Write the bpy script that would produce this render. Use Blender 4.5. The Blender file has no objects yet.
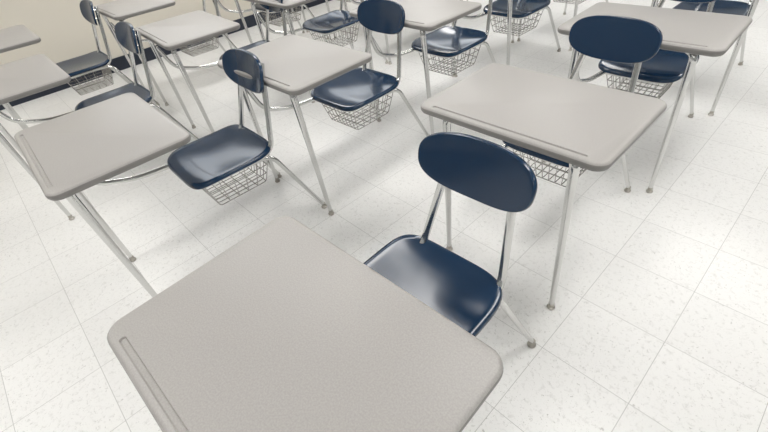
import bpy, bmesh, math, random
from mathutils import Vector, Matrix
random.seed(4)
scn=bpy.context.scene
scn.view_settings.view_transform='Standard'
# ------------------------------------------------------------ camera
F,PSI,TH,RO,HC=417.5,-.884,.701,-.133,1.419
d=Vector((math.sin(PSI)*math.cos(TH),math.cos(PSI)*math.cos(TH),-math.sin(TH)))
r0=Vector((math.cos(PSI),-math.sin(PSI),0));u0=r0.cross(d)
R_=math.cos(RO)*r0+math.sin(RO)*u0;U_=-math.sin(RO)*r0+math.cos(RO)*u0
cam=bpy.data.cameras.new("camera");co=bpy.data.objects.new("camera",cam);scn.collection.objects.link(co)
M=Matrix((R_,U_,-d)).transposed().to_4x4();M.translation=Vector((0,0,HC));co.matrix_world=M
cam.sensor_width=36;cam.lens=36*F/768;cam.clip_start=.02
scn.camera=co
# ------------------------------------------------------------ materials
def mat(name,col,rough=.5,metal=0,coat=0,spec=.5):
    m=bpy.data.materials.new(name);m.use_nodes=True
    b=m.node_tree.nodes["Principled BSDF"]
    b.inputs["Base Color"].default_value=(*col,1);b.inputs["Roughness"].default_value=rough
    b.inputs["Metallic"].default_value=metal;b.inputs["Coat Weight"].default_value=coat
    b.inputs["Specular IOR Level"].default_value=spec
    return m,b
def noise_bump(m,b,scale,strength,dist=.001):
    n=m.node_tree.nodes;l=m.node_tree.links
    tc=n.new("ShaderNodeTexCoord");t=n.new("ShaderNodeTexNoise");t.inputs["Scale"].default_value=scale
    bp=n.new("ShaderNodeBump");bp.inputs["Strength"].default_value=strength;bp.inputs["Distance"].default_value=dist
    l.new(tc.outputs["Object"],t.inputs["Vector"]);l.new(t.outputs["Fac"],bp.inputs["Height"]);l.new(bp.outputs["Normal"],b.inputs["Normal"])
    return t
navy,nb=mat("navy_plastic",(.004,.024,.062),.15,0,0,.55)
noise_bump(navy,nb,250,.03)
chrome,cb=mat("chrome_tube",(.66,.66,.65),.13,1)
wire,_=mat("chrome_wire",(.45,.44,.42),.25,1)
glide,_=mat("glide_metal",(.42,.40,.36),.3,1)
lam,lb=mat("grey_laminate",(.50,.475,.45),.4,0,0,.35)
def speckle(m,b,c1,c2,scale,detail=3):
    n=m.node_tree.nodes;l=m.node_tree.links
    tc=n.new("ShaderNodeTexCoord");t=n.new("ShaderNodeTexNoise");t.inputs["Scale"].default_value=scale;t.inputs["Detail"].default_value=detail
    cr=n.new("ShaderNodeValToRGB");cr.color_ramp.elements[0].position=.35;cr.color_ramp.elements[1].position=.65
    cr.color_ramp.elements[0].color=(*c1,1);cr.color_ramp.elements[1].color=(*c2,1)
    l.new(tc.outputs["Object"],t.inputs["Vector"]);l.new(t.outputs["Fac"],cr.inputs["Fac"]);l.new(cr.outputs["Color"],b.inputs["Base Color"])
speckle(lam,lb,(.345,.330,.316),(.395,.379,.363),300)
lamedge,_=mat("desk_edge_plastic",(.21,.202,.193),.4)
# floor tiles
flo,fb=mat("vinyl_tile",(.8,.8,.78),.36,0,0,.4)
def floor_nodes():
    n=flo.node_tree.nodes;l=flo.node_tree.links
    tc=n.new("ShaderNodeTexCoord")
    br=n.new("ShaderNodeTexBrick");br.offset=0;br.squash=1
    br.inputs["Scale"].default_value=1;br.inputs["Brick Width"].default_value=.305;br.inputs["Row Height"].default_value=.305
    br.inputs["Mortar Size"].default_value=.0013;br.inputs["Mortar Smooth"].default_value=.5
    br.inputs["Color1"].default_value=(.82,.815,.80,1);br.inputs["Color2"].default_value=(.785,.78,.765,1)
    br.inputs["Mortar"].default_value=(.46,.455,.44,1)
    l.new(tc.outputs["Object"],br.inputs["Vector"])
    def chips(scale,lo,hi,col,prev,dist=.6):
        t=n.new("ShaderNodeTexNoise");t.inputs["Scale"].default_value=scale;t.inputs["Detail"].default_value=4;t.inputs["Roughness"].default_value=.6;t.inputs["Distortion"].default_value=dist
        l.new(tc.outputs["Object"],t.inputs["Vector"])
        mr=n.new("ShaderNodeMapRange");mr.inputs["From Min"].default_value=lo;mr.inputs["From Max"].default_value=hi
        l.new(t.outputs["Fac"],mr.inputs["Value"])
        mx=n.new("ShaderNodeMix");mx.data_type='RGBA';mx.inputs["B"].default_value=(*col,1)
        l.new(mr.outputs["Result"],mx.inputs["Factor"]);l.new(prev,mx.inputs["A"])
        return mx.outputs["Result"]
    o=chips(55,.55,.74,(.64,.635,.615),br.outputs["Color"])
    o=chips(100,.62,.70,(.50,.49,.47),o,1.2)
    o=chips(170,.65,.72,(.36,.345,.32),o)
    l.new(o,fb.inputs["Base Color"])
floor_nodes()
wallm,wb=mat("painted_wall",(.66,.62,.54),.6);noise_bump(wallm,wb,90,.1)
wall2,wb2=mat("darkened_unseen_wall",(.36,.37,.37),.6);noise_bump(wall2,wb2,90,.1)  # unseen walls, darkened on purpose so the chrome reflects dark contrast
basem,_=mat("navy_vinyl_baseboard",(.010,.016,.032),.3)
ceilm,cb2=mat("ceiling_tile",(.60,.60,.59),.9);noise_bump(ceilm,cb2,60,.3)
gridm,_=mat("white_painted_metal",(.8,.8,.8),.5)
emit=bpy.data.materials.new("troffer_lens");emit.use_nodes=True
eb=emit.node_tree.nodes["Principled BSDF"];eb.inputs["Base Color"].default_value=(.9,.9,.9,1)
eb.inputs["Emission Color"].default_value=(1,.985,.958,1);eb.inputs["Emission Strength"].default_value=12.6
# ------------------------------------------------------------ mesh helpers
def finish(bm,name,mats,sharp=35):
    bmesh.ops.recalc_face_normals(bm,faces=bm.faces)
    for f in bm.faces:f.smooth=True
    for e in bm.edges:
        if len(e.link_faces)==2 and e.calc_face_angle(0)>math.radians(sharp):e.smooth=False
    me=bpy.data.meshes.new(name);bm.to_mesh(me);bm.free()
    for m in mats:me.materials.append(m)
    return me
def fillet(pts,rad,n=6):
    out=[Vector(pts[0])]
    for i in range(1,len(pts)-1):
        p=Vector(pts[i]);a=Vector(pts[i-1])-p;b=Vector(pts[i+1])-p
        rr=min(rad,a.length*.48,b.length*.48)
        p0=p+a.normalized()*rr;p1=p+b.normalized()*rr
        for k in range(n+1):
            t=k/n;out.append(p0*(1-t)**2+p*2*t*(1-t)+p1*t*t)
    out.append(Vector(pts[-1]));return out
def tube(bm,pts,r,segs=12,r1=None,mi=0):
    pts=[Vector(p) for p in pts];n=len(pts)
    L=[0]
    for i in range(1,n):L.append(L[-1]+(pts[i]-pts[i-1]).length)
    t=(pts[1]-pts[0]).normalized();nrm=t.orthogonal().normalized();rings=[]
    for i in range(n):
        if i==0:tt=(pts[1]-pts[0])
        elif i==n-1:tt=pts[-1]-pts[-2]
        else:tt=(pts[i+1]-pts[i]).normalized()+(pts[i]-pts[i-1]).normalized()
        tt.normalize();nrm=(nrm-tt*nrm.dot(tt)).normalized();bn=tt.cross(nrm)
        rad=r if r1 is None else r+(r1-r)*L[i]/L[-1]
        rings.append([bm.verts.new(pts[i]+nrm*math.cos(2*math.pi*k/segs)*rad+bn*math.sin(2*math.pi*k/segs)*rad) for k in range(segs)])
    for a,b in zip(rings,rings[1:]):
        for k in range(segs):
            f=bm.faces.new((a[k],a[(k+1)%segs],b[(k+1)%segs],b[k]));f.material_index=mi
    bm.faces.new(rings[0]).material_index=mi;bm.faces.new(rings[-1]).material_index=mi
def box(bm,c,s,mi=0):
    g=bmesh.ops.create_cube(bm,size=1,matrix=Matrix.Translation(c)@Matrix.Diagonal((*s,1)))
    for v in g['verts']:
        for f in v.link_faces:f.material_index=mi
def rrect(hw,hd,r,n=8):
    o=[]
    for cx,cy,a0 in((hw-r,hd-r,0),(-hw+r,hd-r,90),(-hw+r,-hd+r,180),(hw-r,-hd+r,270)):
        for k in range(n+1):
            a=math.radians(a0+90*k/n);o.append((cx+r*math.cos(a),cy+r*math.sin(a)))
    return o
def prism(bm,layers,mi=0):
    rings=[[bm.verts.new((x,y,z)) for x,y in pl] for pl,z in layers]
    n=len(rings[0])
    for a,b in zip(rings,rings[1:]):
        for k in range(n):bm.faces.new((a[k],a[(k+1)%n],b[(k+1)%n],b[k])).material_index=mi
    bm.faces.new(rings[0]).material_index=mi;bm.faces.new(rings[-1]).material_index=mi
def apply_mods(me,mods,name):
    o=bpy.data.objects.new("tmp",me);scn.collection.objects.link(o)
    for t,kw in mods:
        m=o.modifiers.new(t,t)
        for k,v in kw.items():setattr(m,k,v)
    dg=bpy.context.evaluated_depsgraph_get()
    nm=bpy.data.meshes.new_from_object(o.evaluated_get(dg));nm.name=name
    bpy.data.objects.remove(o);return nm
# ------------------------------------------------------------ desktop
HW,HD,ZT=.334,.237,.750
def lay(i,z,r=.042):return (rrect(HW-i,HD-i,max(r-i,.004)),z)
bm=bmesh.new()
prism(bm,[lay(.03,ZT-.030),lay(.012,ZT-.030),lay(.005,ZT-.026),lay(.001,ZT-.019),lay(0,ZT-.012),lay(.0015,ZT-.006),lay(.005,ZT-.002),lay(.010,ZT)])
dm=finish(bm,"desktop",[lam,lamedge],40)
bm=bmesh.new()
c=[(x,y-HD+.025) for x,y in rrect(.272,.005,.0049)]
c2=[(x,y-HD+.025) for x,y in rrect(.275,.008,.0079)]
prism(bm,[(c,ZT-.004),(c2,ZT+.001),(c2,ZT+.02)])
cm=finish(bm,"cut",[lam]);cut=bpy.data.objects.new("cut",cm);scn.collection.objects.link(cut)
dm=apply_mods(dm,[("BOOLEAN",dict(operation='DIFFERENCE',object=cut,solver='EXACT'))],"desktop")
bpy.data.objects.remove(cut)
bm=bmesh.new();bm.from_mesh(dm)
for f in bm.faces:
    f.smooth=True
    if f.calc_center_median().z<ZT-.005:f.material_index=1
for e in bm.edges:
    e.smooth=not(len(e.link_faces)==2 and e.calc_face_angle(0)>math.radians(28))
bm.to_mesh(dm);bm.free()
# ------------------------------------------------------------ shells
def shell(name,a,b,ex,func,lip,thick,nr=12,na=64):
    bm=bmesh.new()
    def pt(rho,th,drop=0):
        cx,sy=math.cos(th),math.sin(th)
        x=a*rho*math.copysign(abs(cx)**(2/ex),cx);y=b*rho*math.copysign(abs(sy)**(2/ex),sy)
        return func(x,y,drop)
    cen=bm.verts.new(func(0,0,0));rings=[]
    rr=[(i/nr,0) for i in range(1,nr)]+[(.985,.000),(1.0,lip*.2),(1.012,lip*.6),(1.014,lip)]
    for rho,dr in rr:rings.append([bm.verts.new(pt(rho,2*math.pi*k/na,dr)) for k in range(na)])
    for k in range(na):bm.faces.new((cen,rings[0][k],rings[0][(k+1)%na]))
    for p,q in zip(rings,rings[1:]):
        for k in range(na):bm.faces.new((p[k],p[(k+1)%na],q[(k+1)%na],q[k]))
    me=finish(bm,name,[navy],80)
    me=apply_mods(me,[("SOLIDIFY",dict(thickness=thick,offset=-1)),("BEVEL",dict(width=.0015,segments=2,angle_limit=math.radians(50)))],name)
    for p in me.polygons:p.use_smooth=True
    return me
SX=-.064;SY=.408;SZ=.44
def fs(x,y,dr):
    z=SZ-.014*(1-min(1,(x/.2)**2))*(1-min(1,(y/.2)**2))
    if y>.08:z+=1.0*(y-.08)**2
    if y<-.10:z-=1.6*(y+.10)**2
    return (SX+x,y+SY,z-dr)
seat=shell("seat",.212,.207,5,fs,.016,.006)
BX,BY,BZ=-.028,.643,.762;TILT=math.radians(14)
def fbk(x,z,dr):
    yy=-.9*x*x+.015+dr;zz=z
    return (BX+x*(1+.3*z),BY+yy*math.cos(TILT)+zz*math.sin(TILT),BZ+zz*math.cos(TILT)-yy*math.sin(TILT))
bmback=shell("backrest",.180,.085,2.6,fbk,.014,.006)
# ------------------------------------------------------------ frame
PX=-.034
bm=bmesh.new()
for s in(-1,1):
    tube(bm,fillet([(s*.18,-.13,ZT-.042),(s*.236,-.185,ZT-.043),(s*.255,-.146,.02)],.03),.0160,14,.0100)
    rail=[(-.022+s*.096,BY+.050,.802),(-.022+s*.104,BY+.035,.76),(PX+s*.146,.605,.445),(PX+s*.146,.56,.408),(SX+s*.152,.24,.400)]
    if s>0:rail+=[(SX+s*.10,.222,.400),(SX,.222,.400)]
    else:rail+=[(-.236,.06,.405),(-.238,-.10,.46),(-.238,-.165,.62)]
    tube(bm,fillet(rail,.06),.0125,12)
    tube(bm,fillet([(SX+s*.150,.38,.402),(PX+s*.150,.585,.400),(.183 if s>0 else -.28,.762,.02)],.05),.0125,12,.0095)
tube(bm,[(-.20,-.13,ZT-.042),(.20,-.13,ZT-.042)],.0145,12)
tube(bm,[(SX-.150,.222,.400),(SX+.03,.222,.400)],.0112,10)
tube(bm,[(SX-.155,.33,.402),(SX+.155,.33,.402)],.010,10)
tube(bm,[(SX-.155,.53,.404),(SX+.155,.53,.404)],.010,10)
frame=finish(bm,"tube_frame",[chrome],50)
bm=bmesh.new()
for x,y in((.255,-.146),(-.255,-.146),(.183,.762),(-.28,.762)):
    pl=lambda r:[(x+r*math.cos(k*math.pi/8),y+r*math.sin(k*math.pi/8)) for k in range(16)]
    prism(bm,[(pl(.0145),0),(pl(.016),.003),(pl(.016),.007),(pl(.011),.012),(pl(.0115),.028)])
glides=finish(bm,"foot_glides",[glide],35)
bm=bmesh.new()
for s in(-1,1):
    for zz in(-.03,.03):
        p=Vector(fbk(.008+s*.100,zz,.002));nrm=Vector((0,-math.cos(TILT),math.sin(TILT)))
        tube(bm,[p-nrm*.03,p-nrm*.004],.006,10)
screws=finish(bm,"backrest_rivets",[chrome])
# ------------------------------------------------------------ wire basket
bm=bmesh.new()
w=.0023
xt,xb=.150,.120;y0t,y1t,y0b,y1b=.25,.58,.29,.545;zt,zb=.388,.245
def bx(p):return (p[0]+SX,p[1],p[2])
def tb(pts,r,n=6,cl=None):
    tube(bm,fillet([bx(p) for p in pts],.015,3) if len(pts)>2 else [bx(p) for p in pts],r,n)
tb([(-xt,y0t,zt),(xt,y0t,zt),(xt,y1t,zt),(-xt,y1t,zt),(-xt,y0t,zt)],w*1.4)
tb([(-xb,y0b,zb),(xb,y0b,zb),(xb,y1b,zb),(-xb,y1b,zb),(-xb,y0b,zb)],w)
for i in range(9):
    t=i/8;X=-xt+2*xt*t;x2=-xb+2*xb*t
    tb([(X,y0t,zt),(x2,y0b,zb),(x2,y1b,zb),(X,y1t,zt)],w)
for i in range(6):
    t=i/5;Y=y0t+(y1t-y0t)*t;y2=y0b+(y1b-y0b)*t
    tb([(-xt,Y,zt),(-xb,y2,zb),(xb,y2,zb),(xt,Y,zt)],w)
for f in(.33,.66):
    X=xt+(xb-xt)*f;Y0_=y0t+(y0b-y0t)*f;Y1_=y1t+(y1b-y1t)*f;Z=zt+(zb-zt)*f
    tb([(-X,Y0_,Z),(X,Y0_,Z),(X,Y1_,Z),(-X,Y1_,Z),(-X,Y0_,Z)],w)
for s in(-1,1):
    for Y in(.33,.53):tb([(s*xt,Y,zt),(s*.152,Y,.400)],w*1.2)
basket=finish(bm,"wire_book_basket",[wire],60)
parts=[("desktop",dm),("seat",seat),("backrest",bmback),("tube_frame",frame),("foot_glides",glides),("backrest_rivets",screws),("wire_book_basket",basket)]
def unit(x,y,a=0):
    e=bpy.data.objects.new("student_desk_with_attached_chair",None);scn.collection.objects.link(e)
    e.location=(x,y,0);e.rotation_euler=(0,0,a);e.empty_display_size=.2
    for n,me in parts:
        o=bpy.data.objects.new(n,me);scn.collection.objects.link(o);o.parent=e
U=[(-.492,.130,.04),(-.63,1.24,.01),(-.63,2.2,.03),(-.64,3.2,0),
   (-1.805,.15,-.01),(-1.795,1.035,.03),(-1.83,1.93,.0),(-1.87,2.83,.0),(-1.87,3.8,0),
   (-2.99,.02,0),(-2.95,1.0,-.05),(-3.02,1.84,0),(-3.05,2.75,0),(-3.05,3.7,0),
   (-4.1,.09,0),(-4.1,1.05,0),(-4.1,2.0,0),(-4.1,2.95,0),(-4.1,3.9,0)]
for u in U:unit(*u)
# ------------------------------------------------------------ room
X0,X1,Y0,Y1,ZC=-5.25,3.2,-3.0,7.5,2.75
def slabs(name,boxes,m):
    bm=bmesh.new()
    for c,s in boxes:box(bm,c,s)
    me=finish(bm,name,[m]);o=bpy.data.objects.new(name,me);scn.collection.objects.link(o);return o
def slab(name,c,s,m):return slabs(name,[(c,s)],m)
cx,cy=(X0+X1)/2,(Y0+Y1)/2;LX,LY=X1-X0,Y1-Y0
slab("floor",(cx,cy,-.05),(LX+.2,LY+.2,.1),flo)
slab("ceiling",(cx,cy,ZC+.05),(LX+.2,LY+.2,.1),ceilm)
WZ0,WZ1=1.55,2.45;wins=[(.7,2.5),(3.0,4.8),(5.3,7.1)]
bxs=[((X0-.05,cy,WZ0/2),(.1,LY+.2,WZ0)),((X0-.05,cy,(WZ1+ZC)/2),(.1,LY+.2,ZC-WZ1))]
ed=[Y0-.1]+[v for a in wins for v in a]+[Y1+.1]
for a,b in zip(ed[0::2],ed[1::2]):bxs.append(((X0-.05,(a+b)/2,(WZ0+WZ1)/2),(.1,b-a,WZ1-WZ0)))
slabs("wall_left",bxs,wallm)
for i,(a,b) in enumerate(wins):
    zc=(WZ0+WZ1)/2;t=.05
    q=[((X0-.05,(a+b)/2,WZ0+t/2),(.07,b-a,t)),((X0-.05,(a+b)/2,WZ1-t/2),(.07,b-a,t))]
    for yy in(a+t/2,(2*a+b)/3,(a+2*b)/3,b-t/2):q.append(((X0-.05,yy,zc),(.07,t,WZ1-WZ0-2*t)))
    slabs("window_%d"%(i+1),q,gridm)
slab("wall_right",(X1+.05,cy,ZC/2),(.1,LY+.2,ZC),wall2)
slab("wall_back",(cx,Y1+.05,ZC/2),(LX,.1,ZC),wall2)
slab("wall_front",(cx,Y0-.05,ZC/2),(LX,.1,ZC),wall2)
slab("baseboard_left",(X0+.004,cy,.065),(.008,LY,.13),basem)
slab("baseboard_right",(X1-.004,cy,.065),(.008,LY,.13),basem)
slab("baseboard_back",(cx,Y1-.004,.065),(LX-.02,.008,.13),basem)
slab("baseboard_front",(cx,Y0+.004,.065),(LX-.02,.008,.13),basem)
for i in range(4):
    for j in range(3):
        x=X0+1.1+i*2.05;y=Y0+1.6+j*3.2
        bm=bmesh.new()
        box(bm,(x,y,ZC-.012),(.56,1.18,.012),0)
        for sx in(-1,1):box(bm,(x+sx*.295,y,ZC-.012),(.03,1.24,.024),1)
        for sy in(-1,1):box(bm,(x,y+sy*.605,ZC-.012),(.62,.03,.024),1)
        me=finish(bm,"ceiling_light",[emit,gridm]);o=bpy.data.objects.new("ceiling_light",me);scn.collection.objects.link(o)
w=bpy.data.worlds.new("world");scn.world=w;w.use_nodes=True
w.node_tree.nodes["Background"].inputs[0].default_value=(.95,.98,1,1);w.node_tree.nodes["Background"].inputs[1].default_value=3.2
